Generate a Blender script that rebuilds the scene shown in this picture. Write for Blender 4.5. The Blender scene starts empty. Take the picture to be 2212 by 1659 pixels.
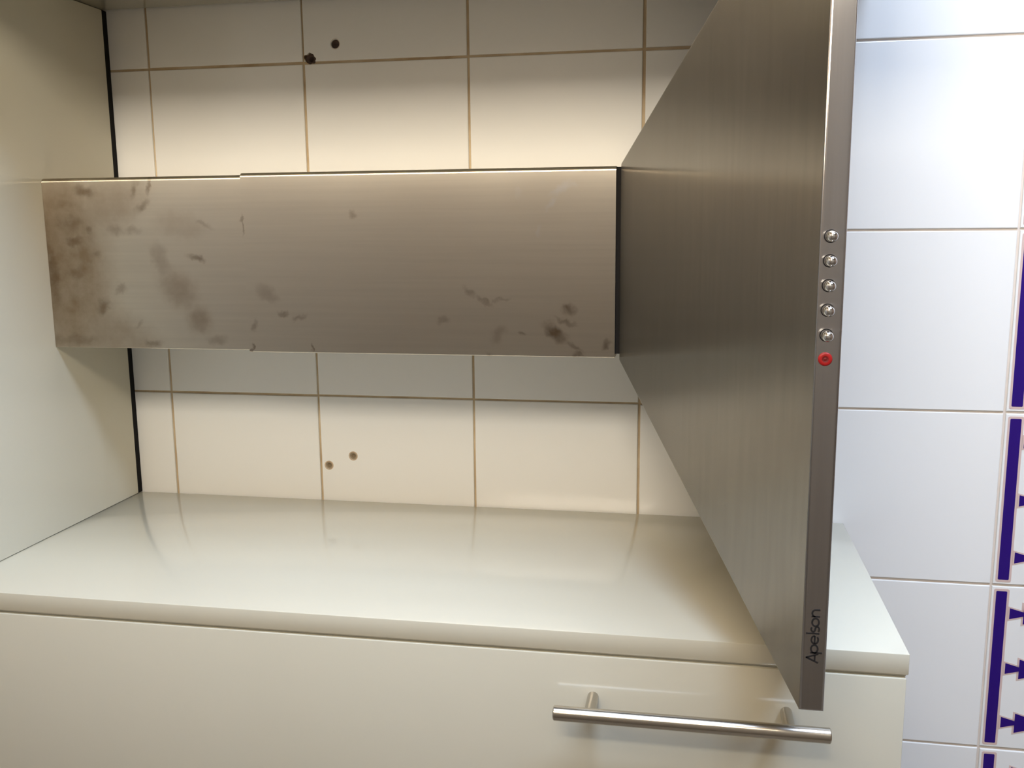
import bpy, bmesh, math, random
from mathutils import Vector, Matrix
random.seed(7)
S = bpy.context.scene
COL = S.collection
Z0 = 1.28            # height of the tile joint above the patterned border, above the floor

# ------------------------------------------------------------------ camera, sky, lights, exposure
cam_d = bpy.data.cameras.new('camera'); cam = bpy.data.objects.new('camera', cam_d); COL.objects.link(cam)
right = Vector((-0.0088936, 0.1799729, -0.9836314))      # the phone was held sideways: image right = down
down = Vector((-0.9858455, -0.1662711, -0.0215086))
fwd = Vector((-0.1674205, 0.9695172, 0.1789042))
M = Matrix((right, -down, -fwd)).transposed().to_4x4()
M.translation = Vector((0.2156675, -1.1307124, 0.351402 + Z0))
cam.matrix_world = M
cam_d.sensor_fit = 'HORIZONTAL'; cam_d.sensor_width = 36.0; cam_d.lens = 2065.93 / 2212 * 36.0
cam_d.clip_start = 0.02
S.camera = cam

world = bpy.data.worlds.new('world'); S.world = world; world.use_nodes = True
world.node_tree.nodes['Background'].inputs[0].default_value = (0.75, 0.87, 1.0, 1)
world.node_tree.nodes['Background'].inputs[1].default_value = 0.6

def area(name, loc, rot, sx, sy, power, col):
    l = bpy.data.lights.new(name, 'AREA'); l.shape = 'RECTANGLE'; l.size = sx; l.size_y = sy
    l.energy = power; l.color = col
    o = bpy.data.objects.new(name, l); COL.objects.link(o)
    o.location = loc; o.rotation_euler = rot
    return o
RX0, RX1, RY0 = -1.30, 1.30, -1.50                # room walls: left, right, behind the photographer
WX0, WX1, WZ0, WZ1 = .78, 1.25, .22 + Z0, .92 + Z0   # unseen opening added for the warm light, behind the photographer to the right
WD = .34                                          # depth of its reveal, made deep to keep light off the cabinet door
VY0, VY1, VZ0, VZ1 = -1.10, -.44, -.52 + Z0, .56 + Z0 # daylight window in the right-hand wall
area('added_warm_light', ((WX0 + WX1) / 2, RY0 - WD + .005, (WZ0 + WZ1) / 2), (math.radians(90), 0, 0), WX1 - WX0, WZ1 - WZ0, 22.0, (1.0, 0.885, 0.71))  # unseen warm source, placed to match the shadow directions; its room is made up
area('ceiling_lamp_light', (.86, -1.12, 1.22 + Z0), (0, 0, 0), .30, .30, 1.6, (1.0, 0.74, 0.44))
area('window_daylight', (RX1 + .055, (VY0 + VY1) / 2, (VZ0 + VZ1) / 2), (0, math.radians(90), 0), VZ1 - VZ0, VY1 - VY0, 25.0, (0.60, 0.745, 1.0))

S.view_settings.view_transform = 'Standard'; S.view_settings.look = 'None'
S.view_settings.gamma = 1.0; S.view_settings.use_curve_mapping = False
S.view_settings.exposure = 1.0

# ------------------------------------------------------------------ materials
def mat(name, base=(.8, .8, .8), rough=.5, metal=0.0, coat=0.0, spec=.5):
    m = bpy.data.materials.new(name); m.use_nodes = True
    b = m.node_tree.nodes['Principled BSDF']
    b.inputs['Base Color'].default_value = (*base, 1); b.inputs['Roughness'].default_value = rough
    b.inputs['Metallic'].default_value = metal; b.inputs['Coat Weight'].default_value = coat
    b.inputs['Coat Roughness'].default_value = .05; b.inputs['Specular IOR Level'].default_value = spec
    return m
class NT:
    def __init__(s, m):
        s.t = m.node_tree; s.b = s.t.nodes['Principled BSDF']
    def n(s, typ, **kw):
        o = s.t.nodes.new(typ)
        for k, v in kw.items(): setattr(o, k, v)
        return o
    def l(s, a, b): s.t.links.new(a, b)
    def noise(s, vec, scale, detail=2.0, rough=.5):
        o = s.n('ShaderNodeTexNoise'); o.inputs['Scale'].default_value = scale
        o.inputs['Detail'].default_value = detail; o.inputs['Roughness'].default_value = rough
        if vec is not None: s.l(vec, o.inputs['Vector'])
        return o.outputs['Fac']
    def math(s, op, a, b=None, c=None):
        o = s.n('ShaderNodeMath', operation=op)
        for i, v in enumerate((a, b, c)):
            if v is None: continue
            if isinstance(v, (int, float)): o.inputs[i].default_value = v
            else: s.l(v, o.inputs[i])
        return o.outputs[0]
    def rng(s, v, a, b, c, d, smooth=False):
        o = s.n('ShaderNodeMapRange'); o.interpolation_type = 'SMOOTHSTEP' if smooth else 'LINEAR'
        s.l(v, o.inputs[0])
        for i, x in zip((1, 2, 3, 4), (a, b, c, d)): o.inputs[i].default_value = x
        return o.outputs[0]
    def mix(s, f, a, b):
        o = s.n('ShaderNodeMix', data_type='RGBA')
        if isinstance(f, (int, float)): o.inputs[0].default_value = f
        else: s.l(f, o.inputs[0])
        for k, v in ((6, a), (7, b)):
            if isinstance(v, tuple): o.inputs[k].default_value = (*v, 1)
            else: s.l(v, o.inputs[k])
        return o.outputs[2]
    def obj(s): return s.n('ShaderNodeTexCoord').outputs['Object']
    def scaled(s, vec, sc):
        o = s.n('ShaderNodeMapping'); s.l(vec, o.inputs['Vector']); o.inputs['Scale'].default_value = sc
        return o.outputs['Vector']
    def bump(s, h, strength, dist=.001):
        o = s.n('ShaderNodeBump'); o.inputs['Strength'].default_value = strength; o.inputs['Distance'].default_value = dist
        s.l(h, o.inputs['Height']); s.l(o.outputs[0], s.b.inputs['Normal'])

# glazed white wall tile
M_tile = mat('white_glazed_tile', (.80, .80, .785), .16)
t = NT(M_tile); v = t.obj(); t.bump(t.noise(v, 9, 1), .05, .004)
# stained grout, ochre and greasy above, greyer further down
M_grout = mat('stained_grout', (.4, .3, .18), .85)
t = NT(M_grout); g = t.n('ShaderNodeNewGeometry').outputs['Position']
sep = t.n('ShaderNodeSeparateXYZ'); t.l(g, sep.inputs[0])
hi = t.rng(sep.outputs['Z'], Z0 + .15, Z0 + .45, 0, 1, True)
c1 = t.mix(t.noise(g, 40, 3), (.60, .50, .42), (.72, .66, .59))
c2 = t.mix(t.rng(t.noise(g, 26, 4), .3, .7, 0, 1), (.43, .31, .18), (.63, .52, .36))
t.l(t.mix(hi, c1, c2), t.b.inputs['Base Color'])
# lacquered cream cabinet board
M_lac = mat('cream_gloss_lacquer', (.585, .56, .455), .14, coat=.25)
M_lac_in = mat('white_melamine', (.62, .60, .52), .5)
M_dark = mat('matte_near_black', (.012, .011, .011), .8, spec=.15)  # near-black, also for the painted gap shade behind the cover panel
M_chrome = mat('polished_chrome', (.62, .61, .60), .09, 1.0)
M_nickel = mat('satin_nickel', (.50, .465, .41), .22, 1.0)
t = NT(M_nickel); t.bump(t.noise(t.scaled(t.obj(), (900, 900, 12)), 1, 2), .12, .0004)
M_red = mat('red_indicator_plastic', (.36, .007, .008), .4)
M_reddark = mat('red_indicator_core', (.16, .004, .005), .5)
M_ink = mat('black_print', (.012, .011, .012), .45)
M_blue = mat('cobalt_blue_glaze', (.020, .003, .155), .14)
M_pink = mat('pinkish_outline_glaze', (.62, .47, .43), .3)
M_plug = mat('grey_brown_wall_plug', (.30, .235, .155), .7)
M_plugd = mat('plug_core', (.22, .165, .10), .8)
M_hole = mat('raw_drill_hole', (.10, .065, .05), .95)
M_halo = mat('hole_rim_dust', (.52, .40, .28), .9)
M_wall = mat('warm_plaster', (.33, .265, .19), .9)
t = NT(M_wall); t.bump(t.noise(t.obj(), 60, 3), .2, .002)
M_ceil = mat('ceiling_paint', (.50, .45, .37), .9)
M_floor = mat('terracotta_floor', (.32, .22, .15), .5)
t = NT(M_floor); t.l(t.mix(t.noise(t.obj(), 6, 3), (.27, .18, .12), (.38, .27, .19)), t.b.inputs['Base Color'])
M_frame = mat('window_frame_white', (.75, .75, .73), .4)

def steel(name, base, rough, aniso, tang, streak_scale, streak=.06):
    m = mat(name, base, rough, 1.0); t = NT(m)
    t.b.inputs['Anisotropic'].default_value = aniso
    cx = t.n('ShaderNodeCombineXYZ')
    for i in range(3): cx.inputs[i].default_value = tang[i]
    t.l(cx.outputs[0], t.b.inputs['Tangent'])
    v = t.obj()
    s1 = t.noise(t.scaled(v, streak_scale), 1, 3, .6)
    s2 = t.noise(v, 7, 2)
    lo = tuple(x * (1 - streak) for x in base); hi = tuple(min(1, x * (1 + streak)) for x in base)
    col = t.mix(t.rng(s1, .3, .7, 0, 1), lo, hi)
    t.l(t.rng(s2, .2, .8, rough - .02, rough + .03, True), t.b.inputs['Roughness'])
    t.bump(s1, .02, .0002)
    t.l(col, t.b.inputs['Base Color'])
    return m, t, v, col
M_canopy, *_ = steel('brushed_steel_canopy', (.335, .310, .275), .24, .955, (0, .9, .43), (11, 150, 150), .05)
M_lip, *_ = steel('brushed_steel_front_lip', (.47, .46, .465), .23, .88, (0, 0, 1), (5, 300, 300), .04)
M_chim, ct, cv, ccol = steel('steel_flue_with_grease_smudges', (.70, .645, .555), .33, .88, (0, 0, 1), (220, 220, 5), .03)
# greasy finger marks: each its own soft ellipse, ragged by noise (x, height, half sizes, angle, strength)
HX, HZ = .17, .25      # the hood's own origin
BLOTS = [(0.2536, 1.0126, 0.0144, 0.0077, 10, 0.9), (0.2194, 1.0329, 0.0155, 0.0098, 0, 0.55), (0.1979, 1.0304, 0.0109, 0.0052, -12, 0.85), (0.2105, 1.008, 0.0041, 0.0057, 0, 0.5), (0.2103, 0.9769, 0.0113, 0.0062, 0, 0.5), (0.2101, 0.9561, 0.0092, 0.0046, 0, 0.4), (0.2527, 0.952, 0.0051, 0.0091, 25, 0.6), (0.2584, 0.9338, 0.003, 0.0121, 5, 0.7), (0.2356, 0.9423, 0.0102, 0.0051, -30, 0.6), (0.1781, 0.9262, 0.0102, 0.0184, -15, 0.4), (0.18, 0.8818, 0.0122, 0.0041, 15, 0.7), (0.145, 0.9064, 0.0215, 0.0154, 40, 0.3), (0.1118, 0.8838, 0.0103, 0.0144, -10, 0.33), (0.1448, 0.9756, 0.0083, 0.0041, -35, 0.65), (0.1254, 1.0002, 0.0115, 0.0073, -45, 0.75), (0.1617, 1.0583, 0.0068, 0.0325, -5, 0.75), (0.1844, 1.0007, 0.0052, 0.0052, 0, 0.4), (0.1049, 0.9573, 0.0062, 0.0031, -30, 0.4), (0.0842, 0.9419, 0.0104, 0.0047, 0, 0.7), (0.217, 0.8711, 0.0121, 0.003, 20, 0.35), (0.2146, 0.8259, 0.0017, 0.012, -5, 0.75), (0.1628, 1.0297, 0.0125, 0.0063, 0, 0.4), (0.1757, 1.0414, 0.0500, 0.1189, -5, 0.75), (0.0864, 1.0457, 0.037, 0.0074, 0, 0.6), (0.0808, 0.822, 0.0015, 0.0046, 0, 0.8), (0.0819, 0.7514, 0.0015, 0.005, 0, 0.7), (0.2247, 0.7005, 0.0039, 0.0044, 0, 0.55), (0.1405, 0.8024, 0.0151, 0.0081, 30, 0.35), (0.1189, 0.7837, 0.006, 0.0035, 0, 0.65), (0.1146, 0.7647, 0.009, 0.003, -12, 0.6), (0.1065, 0.8173, 0.0046, 0.0061, 0, 0.65), (0.1439, 0.5769, 0.0077, 0.0044, 35, 0.6), (0.1344, 0.5607, 0.0106, 0.0029, 35, 0.55), (0.1354, 0.5444, 0.0116, 0.0024, -15, 0.4), (0.1023, 0.4862, 0.0163, 0.0072, 35, 1.0), (0.1263, 0.4709, 0.0076, 0.0067, 40, 0.75), (0.1134, 0.4756, 0.0124, 0.0029, 20, 0.55), (0.0871, 0.466, 0.0105, 0.0033, 30, 0.55), (0.0895, 0.4316, 0.0038, 0.0057, 35, 0.75), (0.0996, 0.5463, 0.0068, 0.0126, 30, 0.35), (0.1136, 0.6049, 0.0068, 0.0034, -20, 0.4), (0.0999, 0.5217, 0.0043, 0.0024, 10, 0.6), (0.0784, 0.554, 0.0039, 0.0019, 0, 0.5), (0.0799, 0.4612, 0.0057, 0.0019, 15, 0.7), (0.0889, 0.8632, 0.0113, 0.0062, 0, 0.45)]
SMEAR = [(0.2477, 0.4794, 0.0121, 0.0042, -35, 0.8), (0.2332, 0.4898, 0.0103, 0.0028, -45, 0.7), (0.2535, 0.4673, 0.0065, 0.0037, 0, 0.5), (0.2055, 0.5018, 0.0038, 0.0066, 0, 0.5), (0.2451, 0.5231, 0.0047, 0.0047, 0, 0.3)]
sx = ct.n('ShaderNodeSeparateXYZ'); ct.l(cv, sx.inputs[0])
nz = ct.n('ShaderNodeTexNoise'); nz.inputs['Scale'].default_value = 95; nz.inputs['Detail'].default_value = 3; ct.l(cv, nz.inputs['Vector'])
wob = ct.n('ShaderNodeVectorMath', operation='MULTIPLY_ADD'); ct.l(nz.outputs['Color'], wob.inputs[0])
wob.inputs[1].default_value = (.014, .014, 0); wob.inputs[2].default_value = (-.007, -.007, 0)
cb = ct.n('ShaderNodeCombineXYZ'); ct.l(ct.math('MULTIPLY', sx.outputs['Z'], -1), cb.inputs[0]); ct.l(ct.math('MULTIPLY', sx.outputs['X'], -1), cb.inputs[1])
plane = ct.n('ShaderNodeVectorMath', operation='ADD'); ct.l(cb.outputs[0], plane.inputs[0]); ct.l(wob.outputs[0], plane.inputs[1])
def blotmask(lst, inner):
    acc = None
    for x, z, a, b, ang, s in lst:
        mp = ct.n('ShaderNodeMapping', vector_type='TEXTURE'); ct.l(plane.outputs[0], mp.inputs['Vector'])
        mp.inputs['Location'].default_value = (-(z - HZ), -(x - HX), 0)
        mp.inputs['Rotation'].default_value = (0, 0, math.radians(ang)); mp.inputs['Scale'].default_value = (a, b, 1)
        ln = ct.n('ShaderNodeVectorMath', operation='LENGTH'); ct.l(mp.outputs[0], ln.inputs[0])
        k = ct.rng(ln.outputs['Value'], inner, 1.35, s, 0, True)
        acc = k if acc is None else ct.math('MAXIMUM', acc, k)
    return acc
mott = ct.rng(ct.noise(cv, 55, 4, .6), .3, .7, .62, 1.1)
FILM = [(0.1757, 1.0414, 0.0550, 0.1250, -5, 0.95), (0.0900, 0.9900, 0.0650, 0.0350, 25, 0.6), (0.24, 0.985, 0.05, 0.03, -20, .6), (0.145, 0.9064, 0.03, 0.02, 40, 0.4), (0.1118, 0.8838, 0.016, 0.018, -10, 0.4), (.215, .90, .03, .016, 10, .3)]
film = ct.math('MULTIPLY', blotmask(FILM, .35), mott)
dirt = ct.math('MULTIPLY', blotmask([q for q in BLOTS if q[3] < .05], .2), mott)
ccol = ct.mix(ct.math('MULTIPLY', film, .85), ccol, (.345, .255, .165))
c = ct.mix(ct.math('MULTIPLY', dirt, .92), ccol, (.235, .165, .105))
sm = blotmask(SMEAR, .1)
c = ct.mix(ct.math('MULTIPLY', sm, .6), c, (.74, .74, .76))
ct.l(c, ct.b.inputs['Base Color'])

# ------------------------------------------------------------------ helpers
def bx(bm, x0, x1, y0, y1, z0, z1):
    vs = [bm.verts.new((x, y, z)) for x in (x0, x1) for y in (y0, y1) for z in (z0, z1)]
    for f in ((0, 1, 3, 2), (4, 6, 7, 5), (0, 4, 5, 1), (2, 3, 7, 6), (0, 2, 6, 4), (1, 5, 7, 3)):
        bm.faces.new([vs[i] for i in f])
    return vs
def bev(bm, r, seg=2, edges=None):
    bmesh.ops.recalc_face_normals(bm, faces=bm.faces[:])
    bmesh.ops.bevel(bm, geom=list(edges) if edges is not None else bm.edges[:], offset=r, segments=seg, profile=.5, affect='EDGES')
def build(name, bm, m, parent=None, org=None, smooth=False):
    """links the bmesh (written in room coordinates) as one object whose origin is org (default: the parent's place)"""
    o3 = Vector(org) if org is not None else (parent.matrix_world.translation.copy() if parent else Vector((0, 0, 0)))
    bmesh.ops.recalc_face_normals(bm, faces=bm.faces[:])
    bmesh.ops.translate(bm, verts=bm.verts[:], vec=-o3)
    me = bpy.data.meshes.new(name); bm.to_mesh(me); bm.free()
    me.materials.append(m)
    if smooth:
        for p in me.polygons: p.use_smooth = True
    o = bpy.data.objects.new(name, me); COL.objects.link(o)
    link(o, parent, o3)
    return o
def link(o, parent, at):
    if parent:
        pw = parent.matrix_world.translation
        o.parent = parent; o.location = at - pw
        o.matrix_world = Matrix.Translation(at)
    else:
        o.location = at; o.matrix_world = Matrix.Translation(at)
def thing(name, label, cat, loc, group=None):
    o = bpy.data.objects.new(name, None); COL.objects.link(o); o.location = loc; o.matrix_world = Matrix.Translation(Vector(loc))
    o.empty_display_size = .05
    o['label'] = label; o['category'] = cat
    if group: o['group'] = group
    return o
def tag(o, label, cat):
    o['label'] = label; o['category'] = cat
    return o
def struct(o):
    o['kind'] = 'structure'; return o
def cyl(bm, c0, c1, r0, r1=None, n=24, cap=True):
    c0 = Vector(c0); c1 = Vector(c1); r1 = r0 if r1 is None else r1
    d = (c1 - c0).normalized(); a = d.orthogonal().normalized(); b = d.cross(a)
    ra = [bm.verts.new(c0 + (a * math.cos(2 * math.pi * i / n) + b * math.sin(2 * math.pi * i / n)) * r0) for i in range(n)]
    rb = [bm.verts.new(c1 + (a * math.cos(2 * math.pi * i / n) + b * math.sin(2 * math.pi * i / n)) * r1) for i in range(n)]
    for i in range(n): bm.faces.new((ra[i], ra[(i + 1) % n], rb[(i + 1) % n], rb[i]))
    if cap: bm.faces.new(ra[::-1]); bm.faces.new(rb)
def lathe_y(bm, x, z, prof, n=24):
    """revolve (y, r) pairs about an axis along Y"""
    rings = []
    for y, r in prof:
        if r < 1e-7: rings.append([bm.verts.new((x, y, z))])
        else: rings.append([bm.verts.new((x + r * math.cos(2 * math.pi * i / n), y, z + r * math.sin(2 * math.pi * i / n))) for i in range(n)])
    for A, B in zip(rings, rings[1:]):
        for i in range(n):
            j = (i + 1) % n
            if len(A) == 1 and len(B) == 1: continue
            if len(A) == 1: bm.faces.new((A[0], B[i], B[j]))
            elif len(B) == 1: bm.faces.new((A[i], A[j], B[0]))
            else: bm.faces.new((A[i], A[j], B[j], B[i]))
def smooth_by_angle(o, ang=35):
    me = o.data
    for p in me.polygons: p.use_smooth = True
    me.set_sharp_from_angle(angle=math.radians(ang))

# ------------------------------------------------------------------ room shell
FZ, CZ = 0.0, 2.62
b = bmesh.new(); bx(b, RX0 - .1, RX1 + .1, RY0 - .1, .12, FZ - .1, FZ); struct(build('floor', b, M_floor))
b = bmesh.new(); bx(b, RX0 - .1, RX1 + .1, RY0 - .1, .12, CZ, CZ + .1); struct(build('ceiling', b, M_ceil))
b = bmesh.new(); bx(b, RX0 - .1, RX0, RY0 - .1, .12, FZ, CZ); struct(build('wall_left', b, M_wall))
b = bmesh.new()
bx(b, RX1, RX1 + .06, RY0 - .1, VY0, FZ, CZ); bx(b, RX1, RX1 + .06, VY1, .12, FZ, CZ)
bx(b, RX1, RX1 + .06, VY0, VY1, FZ, VZ0); bx(b, RX1, RX1 + .06, VY0, VY1, VZ1, CZ)
struct(build('wall_right', b, M_wall))
b = bmesh.new(); fw = .03
for q in ((VY0, VY0 + fw, VZ0, VZ1), (VY1 - fw, VY1, VZ0, VZ1), (VY0 + fw, VY1 - fw, VZ0, VZ0 + fw), (VY0 + fw, VY1 - fw, VZ1 - fw, VZ1)):
    bx(b, RX1 - .012, RX1 + .05, q[0], q[1], q[2], q[3])
struct(build('window_2', b, M_frame))
b = bmesh.new()
bx(b, RX0, WX0, RY0 - WD, RY0, FZ, CZ); bx(b, WX1, RX1, RY0 - WD, RY0, FZ, CZ)
bx(b, WX0, WX1, RY0 - WD, RY0, FZ, WZ0); bx(b, WX0, WX1, RY0 - WD, RY0, WZ1, CZ)
struct(build('wall_front', b, M_wall))
b = bmesh.new(); fw = .012
for q in ((WX0, WX0 + fw, WZ0, WZ1), (WX1 - fw, WX1, WZ0, WZ1), (WX0 + fw, WX1 - fw, WZ0, WZ0 + fw), (WX0 + fw, WX1 - fw, WZ1 - fw, WZ1)):
    bx(b, q[0], q[1], RY0 - .05, RY0 + .012, q[2], q[3])
struct(build('added_opening_frame', b, M_frame))  # frame of the unseen opening added around the warm light

# tiled wall behind the hood: grout bed, tiles proud of it, four drill holes cut through
P = .2027; G = .0029; TD = .0022
HOLES = [(.4255, .7699, .0053), (.4099, .8016, .0063), (-.0906, .7997, .0047), (-.0772, .7668, .0047)]
b = bmesh.new(); bx(b, RX0, RX1, TD, .12, FZ, CZ)
wall = struct(build('wall_back', b, M_grout, org=(0, 0, 0)))

def tile_bm():
    b = bmesh.new(); h = (P - G) / 2
    bx(b, -h, h, 0, TD + .001, -h, h)
    front = [e for e in b.edges if all(abs(v.co.y) < 1e-6 for v in e.verts)]
    bev(b, .0009, 2, front)
    return b
b = tile_bm(); tile_me = bpy.data.meshes.new('tile'); bmesh.ops.recalc_face_normals(b, faces=b.faces[:]); b.to_mesh(tile_me); b.free(); tile_me.materials.append(M_tile)
tiles = {}
for i in range(-6, 7):
    for k in range(-6, 7):
        if not (-1.3 < i * P < 1.5): continue
        nm = 'border_tile' if k == -1 else 'tile'
        o = bpy.data.objects.new(nm, tile_me); COL.objects.link(o)
        at = Vector(((i + .5) * P + random.uniform(-.0004, .0004), random.uniform(-.0002, .0002), Z0 + (k + .5) * P + random.uniform(-.0004, .0004)))
        if k * P + P > CZ - Z0: continue
        link(o, wall, at)
        tiles[(i, k)] = o
for o in list(bpy.data.objects):
    if o.name.startswith(('tile', 'border_tile')) and o.parent is None: bpy.data.objects.remove(o)

# holes: a ragged cutter for the chipped one, round ones otherwise, cut by boolean and the result baked
def cut(o, cutter):
    md = o.modifiers.new('cut', 'BOOLEAN'); md.operation = 'DIFFERENCE'; md.object = cutter; md.solver = 'EXACT'
    bpy.context.view_layer.update()
    dg = bpy.context.evaluated_depsgraph_get()
    me = bpy.data.meshes.new_from_object(o.evaluated_get(dg)); o.modifiers.clear(); o.data = me
bpy.context.view_layer.update()
for n, (hx, hz, r) in enumerate(HOLES):
    b = bmesh.new()
    if n == 1:
        N = 30; ring = []
        for q in range(N):
            a = 2 * math.pi * q / N
            # bulge towards the joint crossing lower left, notched rim
            rr = r * (1 + .10 * math.sin(3 * a + 1) + .07 * math.sin(7 * a)) + (.0042 * max(0, math.cos(a - math.radians(75))) ** 12)
            ring.append((math.cos(a) * rr, math.sin(a) * rr))
        lo = [b.verts.new((hx + x, -.01, Z0 + hz + z)) for x, z in ring]
        up = [b.verts.new((hx + x, .055, Z0 + hz + z)) for x, z in ring]
        for q in range(N): b.faces.new((lo[q], lo[(q + 1) % N], up[(q + 1) % N], up[q]))
        b.faces.new(lo[::-1]); b.faces.new(up)
    else:
        cyl(b, (hx, -.01, Z0 + hz), (hx, .055, Z0 + hz), r, n=28)
    cu = build('cutter', b, M_hole)
    for (i, k), o in list(tiles.items()):
        if abs((i + .5) * P - hx) < P / 2 + .01 and abs((k + .5) * P - hz) < P / 2 + .01: cut(o, cu)
    cut(wall, cu)
    bpy.data.objects.remove(cu)
    # what is left in the hole
    b = bmesh.new()
    if n == 1:
        lathe_y(b, hx - .0003, Z0 + hz + .0002, [(.004, r * 1.15), (.0045, r * .8), (.003, r * .55), (.006, r * .45), (.012, 0)], 20)
        o = build('broken_plug', b, M_hole, wall, smooth=True); o['label'] = 'dark chipped hole at the joint crossing'
    else:
        d = .0035 if n == 0 else .0012
        lathe_y(b, hx, Z0 + hz, [(d, r * 1.02), (d - .0004, r * .80), (d, r * .62)], 28)
        o = build('wall_plug', b, M_plug if n else M_hole, wall, smooth=True)
        b = bmesh.new(); lathe_y(b, hx, Z0 + hz, [(d, r * .64), (d + .0012, r * .3), (d + .003, 0)], 28)
        build('plug_core', b, M_plugd if n else M_hole, o, smooth=True)
    if n != 1:
        b = bmesh.new(); lathe_y(b, hx, Z0 + hz, [(-.00012, r * 1.0), (-.00016, r * 1.14), (.0001, r * 1.30)], 28)
        build('hole_rim', b, M_halo, wall, smooth=True)

# printed border tiles: blue bar with outline, three stepped trees per tile
def flat(bm, pts, y0, y1):
    f = [bm.verts.new((x, y1, z)) for x, z in pts]; g = [bm.verts.new((x, y0, z)) for x, z in pts]
    bm.faces.new(f); n = len(pts)
    for i in range(n): bm.faces.new((g[i], g[(i + 1) % n], f[(i + 1) % n], f[i]))
def rrect(x0, x1, z0, z1, r, n=4):
    out = []
    for cx, cz, a0 in ((x1 - r, z1 - r, 0), (x0 + r, z1 - r, 90), (x0 + r, z0 + r, 180), (x1 - r, z0 + r, 270)):
        for q in range(n + 1):
            a = math.radians(a0 + 90 * q / n); out.append((cx + r * math.cos(a), cz + r * math.sin(a)))
    return out
def trees(bm, x, y0, y1, e):
    # half widths of the stacked trapezoids, top to bottom (z measured down from the tile joint)
    for zt, zb, wt, wb in ((-.0222, -.0372, .0067, .0026), (-.0372, -.0560, .0122, .0065), (-.0560, -.0780, .0180, .0105)):
        flat(bm, [(x - wt - e, zt + e), (x - wb - e * .8, zb - (e if zb < -.07 else -.0)), (x + wb + e * .8, zb - (e if zb < -.07 else 0)), (x + wt + e, zt + e)], y0, y1)
def shift(bm, dx, dz): bmesh.ops.translate(bm, verts=bm.verts[:], vec=(dx, 0, dz))
def mesh_of(name, bm, m):
    bmesh.ops.recalc_face_normals(bm, faces=bm.faces[:]); me = bpy.data.meshes.new(name); bm.to_mesh(me); bm.free(); me.materials.append(m); return me
hw = (P - G) / 2; dzc = P / 2       # tile-local: centre origin, top joint at +P/2
zi = lambda z: z + dzc
b = bmesh.new(); flat(b, rrect(-hw + .0055, hw - .0055, zi(-.0180), zi(-.0062), .0012), .0005, -.00042); me_bar = mesh_of('blue_bar', b, M_blue)
b = bmesh.new(); flat(b, rrect(-hw + .0028, hw - .0028, zi(-.0205), zi(-.0038), .0022), .0005, -.0003); me_baro = mesh_of('bar_outline', b, M_pink)
me_tr = []; me_tro = []
for q in range(3):
    xq = (q - 1) * P / 3
    b = bmesh.new(); trees(b, xq, .0005, -.00042, 0); shift(b, 0, dzc); me_tr.append(mesh_of('tree_motif', b, M_blue))
    b = bmesh.new(); trees(b, xq, .0005, -.0003, .0022); shift(b, 0, dzc); me_tro.append(mesh_of('motif_outline', b, M_pink))
for (i, k), o in tiles.items():
    if k != -1 or not (-4 <= i <= 3): continue
    for nm, me in [('bar_outline', me_baro), ('blue_bar', me_bar)] + [('motif_outline', m_) for m_ in me_tro] + [('tree_motif', m_) for m_ in me_tr]:
        c_ = bpy.data.objects.new(nm, me); COL.objects.link(c_); link(c_, o, o.matrix_world.translation.copy())

# ------------------------------------------------------------------ wall cabinets left and right of the hood
XL, XR, YF = -.1360, .4758, -.3515
ZB, ZT, ZP = .1665 + Z0, 1.200 + Z0, 1.0640 + Z0
def cabinet(side, label):
    s = -1 if side == 'left' else 1
    xi = XL if side == 'left' else XR              # inner face
    W = .42
    root = thing('wall_cabinet', label, 'cabinet', (xi + s * W / 2, YF / 2, ZB), 'wall cabinets beside the hood')
    def b2(bm, a0, a1, y0, y1, z0, z1): bx(bm, min(xi + s * a0, xi + s * a1), max(xi + s * a0, xi + s * a1), y0, y1, z0, z1)
    b = bmesh.new(); b2(b, 0, .0183, YF, -.0022 if side == 'left' else -.0065, ZB, ZT); bev(b, .0009, 2); smooth_by_angle(build('side_panel', b, M_lac, root), 40)
    b = bmesh.new()                                # open-fronted box
    b2(b, .01845, .0208, YF + .0035, YF + .024, ZB + .0015, ZT)
    b2(b, .0186, .036, YF + .024, -.0005, ZB + .0015, ZT); b2(b, W - .018, W, YF + .024, -.0005, ZB + .0015, ZT)
    b2(b, .036, W - .018, YF + .024, -.0005, ZB + .0015, ZB + .018); b2(b, .036, W - .018, YF + .024, -.0005, ZT - .018, ZT)
    b2(b, .036, W - .018, -.012, -.0005, ZB + .018, ZT - .018)
    build('carcass', b, M_lac_in, root)
    b = bmesh.new(); b2(b, .0212, W, YF - .0005, YF + .0195, ZB + .0015, ZT); bev(b, .0011, 2)
    door = build('door', b, M_lac, root); smooth_by_angle(door, 40)
    hx = xi + s * .0590; yb = -.3850
    b = bmesh.new()
    z0, z1 = .2305 + Z0, .4560 + Z0; r = .0063
    prof = [(z0, 0), (z0, r * .86), (z0 + .0009, r), (z1 - .0009, r), (z1, r * .86), (z1, 0)]
    n = 28; rings = []
    for z, rr in prof:
        rings.append([b.verts.new((hx + rr * math.cos(2 * math.pi * i / n), yb + rr * math.sin(2 * math.pi * i / n), z)) for i in range(n)] if rr else [b.verts.new((hx, yb, z))])
    for A, B in zip(rings, rings[1:]):
        for i in range(n):
            j = (i + 1) % n
            if len(A) == 1: b.faces.new((A[0], B[i], B[j]))
            elif len(B) == 1: b.faces.new((A[i], A[j], B[0]))
            else: b.faces.new((A[i], A[j], B[j], B[i]))
    for z in (.2623, .4255): cyl(b, (hx, YF - .0002, z + Z0), (hx, yb + .003, z + Z0), .0050, n=20)
    h = build('handle', b, M_nickel, door); smooth_by_angle(h, 40); h['label'] = 'satin metal bar handle on two posts'
    return root
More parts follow.
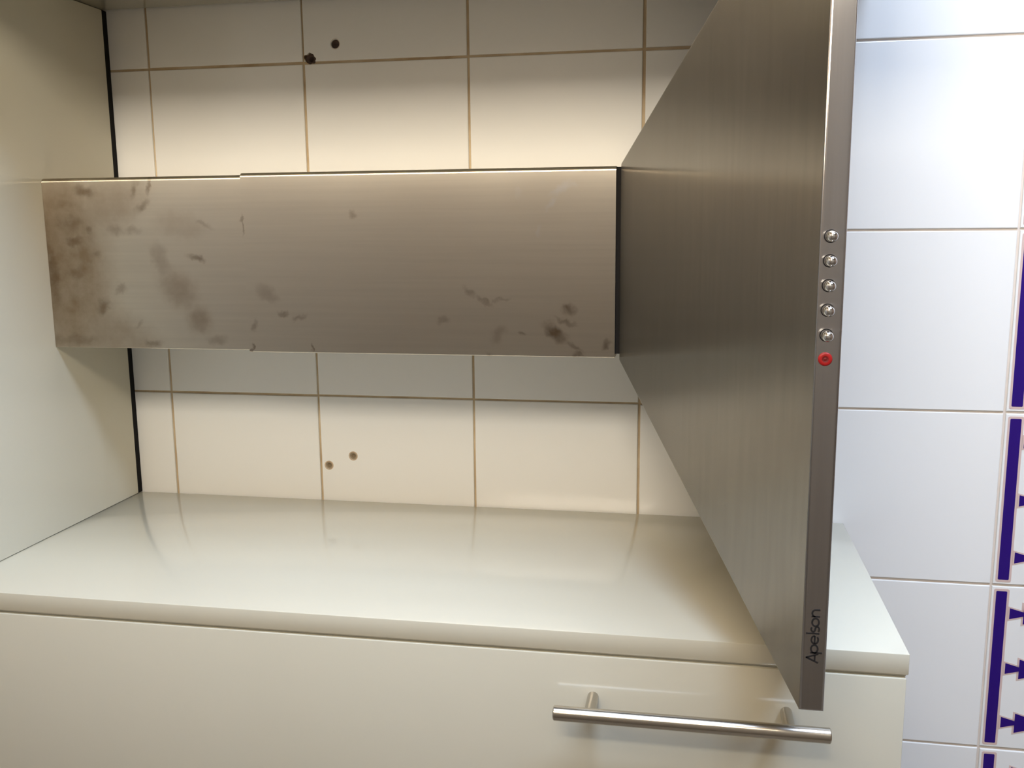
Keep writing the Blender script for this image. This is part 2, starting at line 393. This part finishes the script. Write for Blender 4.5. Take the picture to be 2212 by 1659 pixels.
cabinet('left', 'cream gloss wall cabinet with bar handle, left of the cooker hood')
cabinet('right', 'cream gloss wall cabinet right of the cooker hood, only its inner side edge in view')

# top panel closing the niche over the hood
top = thing('cover_panel', 'cream gloss panel spanning between both cabinets above the steel flue', 'panel', ((XL + XR) / 2, YF / 2, ZP))
b = bmesh.new(); bx(b, XL + .0003, XR - .0003, YF + .019, -.0112, ZP, ZP + .018); bev(b, .0008, 1); build('underside_board', b, M_lac, top)
b = bmesh.new(); bx(b, XL + .0003, XR - .0003, YF, YF + .0187, ZP - .0005, ZT); bev(b, .0009, 2); build('added_fascia', b, M_lac, top)  # unseen front board, added to keep room light out of the rear gap
b = bmesh.new(); bx(b, XL + .0003, XR - .0003, YF + .019, .0, ZT - .018, ZT); build('added_top_board', b, M_lac_in, top)  # unseen lid, added to shut out light from above
b = bmesh.new(); bx(b, XL + .0003, XR - .0003, -.0110, -.0004, ZP + .0012, ZP + .016); build('rear_gap_shade', b, M_dark, top)  # near-black strip painting in the shade of the gap behind the board

# ------------------------------------------------------------------ cooker hood
hood = thing('cooker_hood', 'brushed steel chimney cooker hood with push buttons between two wall cabinets', 'cooker hood', (HX, 0, HZ + Z0))
hx0, hx1, hyf = -.1303, .4703, -.4705
zl0, zl1, zs = .2500 + Z0, .2672 + Z0, .4190 + Z0
cx0, cx1, cyf = .0765, .2695, -.1545
# sloping canopy, open underneath
b = bmesh.new()
lo = [b.verts.new(q) for q in ((hx0, hyf + .0012, zl1 - .0002), (hx1, hyf + .0012, zl1 - .0002), (hx1, -.0005, zl1 - .0002), (hx0, -.0005, zl1 - .0002))]
up = [b.verts.new(q) for q in ((cx0 - .002, cyf - .003, zs), (cx1 + .002, cyf - .003, zs), (cx1 + .002, -.0005, zs), (cx0 - .002, -.0005, zs))]
for i in range(4): b.faces.new((lo[i], lo[(i + 1) % 4], up[(i + 1) % 4], up[i]))
b.faces.new(up)
hips = [e for e in b.edges if (e.verts[0].co.z - e.verts[1].co.z) ** 2 > .001]
bev(b, .0014, 2, hips)
can = build('canopy', b, M_canopy, hood); smooth_by_angle(can, 25)
# front and side lip
b = bmesh.new()
bx(b, hx0, hx1, hyf, hyf + .03, zl0, zl1)
bev(b, .0022, 4, [e for e in b.edges if all(v.co.y < hyf + 1e-5 for v in e.verts)])
bx(b, hx0, hx0 + .03, hyf + .03, -.0005, zl0, zl1); bx(b, hx1 - .03, hx1, hyf + .03, -.0005, zl0, zl1); bx(b, hx0 + .03, hx1 - .03, -.03, -.0005, zl0, zl1)
lip = build('front_lip', b, M_lip, hood); smooth_by_angle(lip, 50)
# grease filters under the canopy
for x0, x1 in ((hx0 + .035, HX - .004), (HX + .004, hx1 - .035)):
    b = bmesh.new(); bx(b, x0, x1, hyf + .04, -.04, zl0 + .006, zl0 + .0115)
    for q in range(9):
        y = hyf + .06 + q * .04
        bx(b, x0 + .012, x1 - .012, y, y + .022, zl0 + .0040, zl0 + .006)
    build('grease_filter', b, M_nickel, hood)
# near-black filler in the gap under the flue, then the two telescoping flue sleeves
b = bmesh.new(); bx(b, cx0 + .004, cx1 - .001, cyf + .0035, -.001, zs - .001, zs + .008); build('flue_gap_filler', b, M_dark, hood)
def sleeve(name, x0, x1, yf, z0, z1):
    b = bmesh.new(); vs = bx(b, x0, x1, yf, -.0005, z0, z1)
    ed = [e for e in b.edges if all(abs(v.co.y - yf) < 1e-6 for v in e.verts) and abs(e.verts[0].co.z - e.verts[1].co.z) > .01]
    bev(b, .0046, 5, [e for e in ed if e.verts[0].co.x > HX])
    ed = [e for e in b.edges if all(abs(v.co.y - yf) < 1e-6 and abs(v.co.x - x0) < 1e-6 for v in e.verts)]
    bev(b, .0010, 2, ed)
    o = build(name, b, M_chim, hood); smooth_by_angle(o, 50); return o
sleeve('flue_lower', cx0, cx1, cyf, zs + .0052, .8255 + Z0)
sleeve('flue_upper', .0783, .2676, -.1533, .60 + Z0, ZP - .0003)
# push buttons: polished domed pins in a small collar
def button(x):
    b = bmesh.new(); z = .2602 + Z0; r = .0037
    prof = [(hyf + .0005, r * .9), (hyf - .0062, r * .9), (hyf - .0072, r)] + [(hyf - .0078 - r * math.sin(math.radians(q)), r * math.cos(math.radians(q))) for q in (0, 18, 36, 54, 72, 90)]
    lathe_y(b, x, z, prof, 24)
    o = build('push_button', b, M_chrome, hood, smooth=True)
    b = bmesh.new(); lathe_y(b, x, z, [(hyf + .0002, r * 1.20), (hyf - .0004, r * 1.17), (hyf - .0004, r * 1.02)], 24)
    build('button_collar', b, M_dark, o)
for x in (.2044, .1884, .1722, .1559, .1392): button(x)
b = bmesh.new(); lathe_y(b, .1232, .2603 + Z0, [(hyf + .0003, .0046), (hyf - .0009, .0046), (hyf - .0015, .0038), (hyf - .0013, .0022)], 26)
ind = build('indicator_light', b, M_red, hood, smooth=True); ind['label'] = 'round red indicator light'
b = bmesh.new(); lathe_y(b, .1232, .2603 + Z0, [(hyf - .0013, .0023), (hyf - .0011, .0012), (hyf - .0014, 0)], 20); build('indicator_core', b, M_reddark, ind)
# lettering on the lip, drawn as strokes in a thin geometric face
def stroke(bm, pts, w, closed=False):
    n = len(pts); L = []; R = []
    for i, p in enumerate(pts):
        a = pts[i - 1] if (i > 0 or closed) else p; c_ = pts[(i + 1) % n] if (i < n - 1 or closed) else p
        d = Vector((c_[0] - a[0], c_[1] - a[1])).normalized(); nn = Vector((-d.y, d.x)) * w / 2
        L.append((p[0] + nn.x, p[1] + nn.y)); R.append((p[0] - nn.x, p[1] - nn.y))
    y0, y1 = hyf + .0002, hyf - .00025
    vl = [bm.verts.new((x, y1, z)) for x, z in L]; vr = [bm.verts.new((x, y1, z)) for x, z in R]
    wl = [bm.verts.new((x, y0, z)) for x, z in L]; wr = [bm.verts.new((x, y0, z)) for x, z in R]
    for i in range(n if closed else n - 1):
        j = (i + 1) % n
        bm.faces.new((vl[i], vl[j], vr[j], vr[i])); bm.faces.new((vl[i], wl[i], wl[j], vl[j])); bm.faces.new((vr[i], vr[j], wr[j], wr[i]))
    if not closed:
        bm.faces.new((vl[0], vr[0], wr[0], wl[0])); bm.faces.new((vl[-1], wl[-1], wr[-1], vr[-1]))
def arc(cx, cz, rx, rz, a0, a1, n=18): return [(cx + rx * math.cos(math.radians(a0 + (a1 - a0) * i / n)), cz + rz * math.sin(math.radians(a0 + (a1 - a0) * i / n))) for i in range(n + 1)]
zb = .2556 + Z0; xh = .0058; W_ = .00118; T = []
x = -.0962; T += [([(x, zb), (x + .0042, zb + .0084)], 0), ([(x + .0040, zb + .0084), (x + .0072, zb)], 0), ([(x + .0016, zb + .0024), (x + .0060, zb + .0024)], 0)]
rx, rz = .0031, xh / 2 - W_ / 2
cz_ = zb + xh / 2
T += [(arc(-.0851, cz_, rx, rz, 0, 345), 1), ([(-.0882, zb + xh - .0003), (-.0882, zb - .0024)], 0)]
T += [(arc(-.0778, cz_, rx, rz, 0, 318, 20), 0), ([(-.0809, cz_), (-.0747, cz_)], 0)]
T += [([(-.0727, zb), (-.0727, zb + .0090)], 0)]
s_ = arc(-.0694, zb + xh * .735, .0019, xh * .235, 40, 270, 10) + arc(-.0694, zb + xh * .27, .0021, xh * .235, 85, -150, 10)
T += [(s_, 0)]
T += [(arc(-.0638, cz_, rx, rz, 0, 345), 1)]
T += [([(-.0592, zb), (-.0592, zb + xh)], 0), (arc(-.0566, zb + xh * .52, .0026, xh * .40, 180, 0, 12) + [(-.0540, zb)], 0)]
letters = {'A': T[0:3], 'p': T[3:5], 'e': T[5:7], 'l': T[7:8], 's': T[8:9], 'o': T[9:10], 'n': T[10:12]}
for ch in 'Apelson':
    b = bmesh.new()
    for pts, closed in letters[ch]: stroke(b, [(-.054 + (x_ + .054) * .93, z_) for x_, z_ in pts], W_, bool(closed))
    build('letter', b, M_ink, hood)
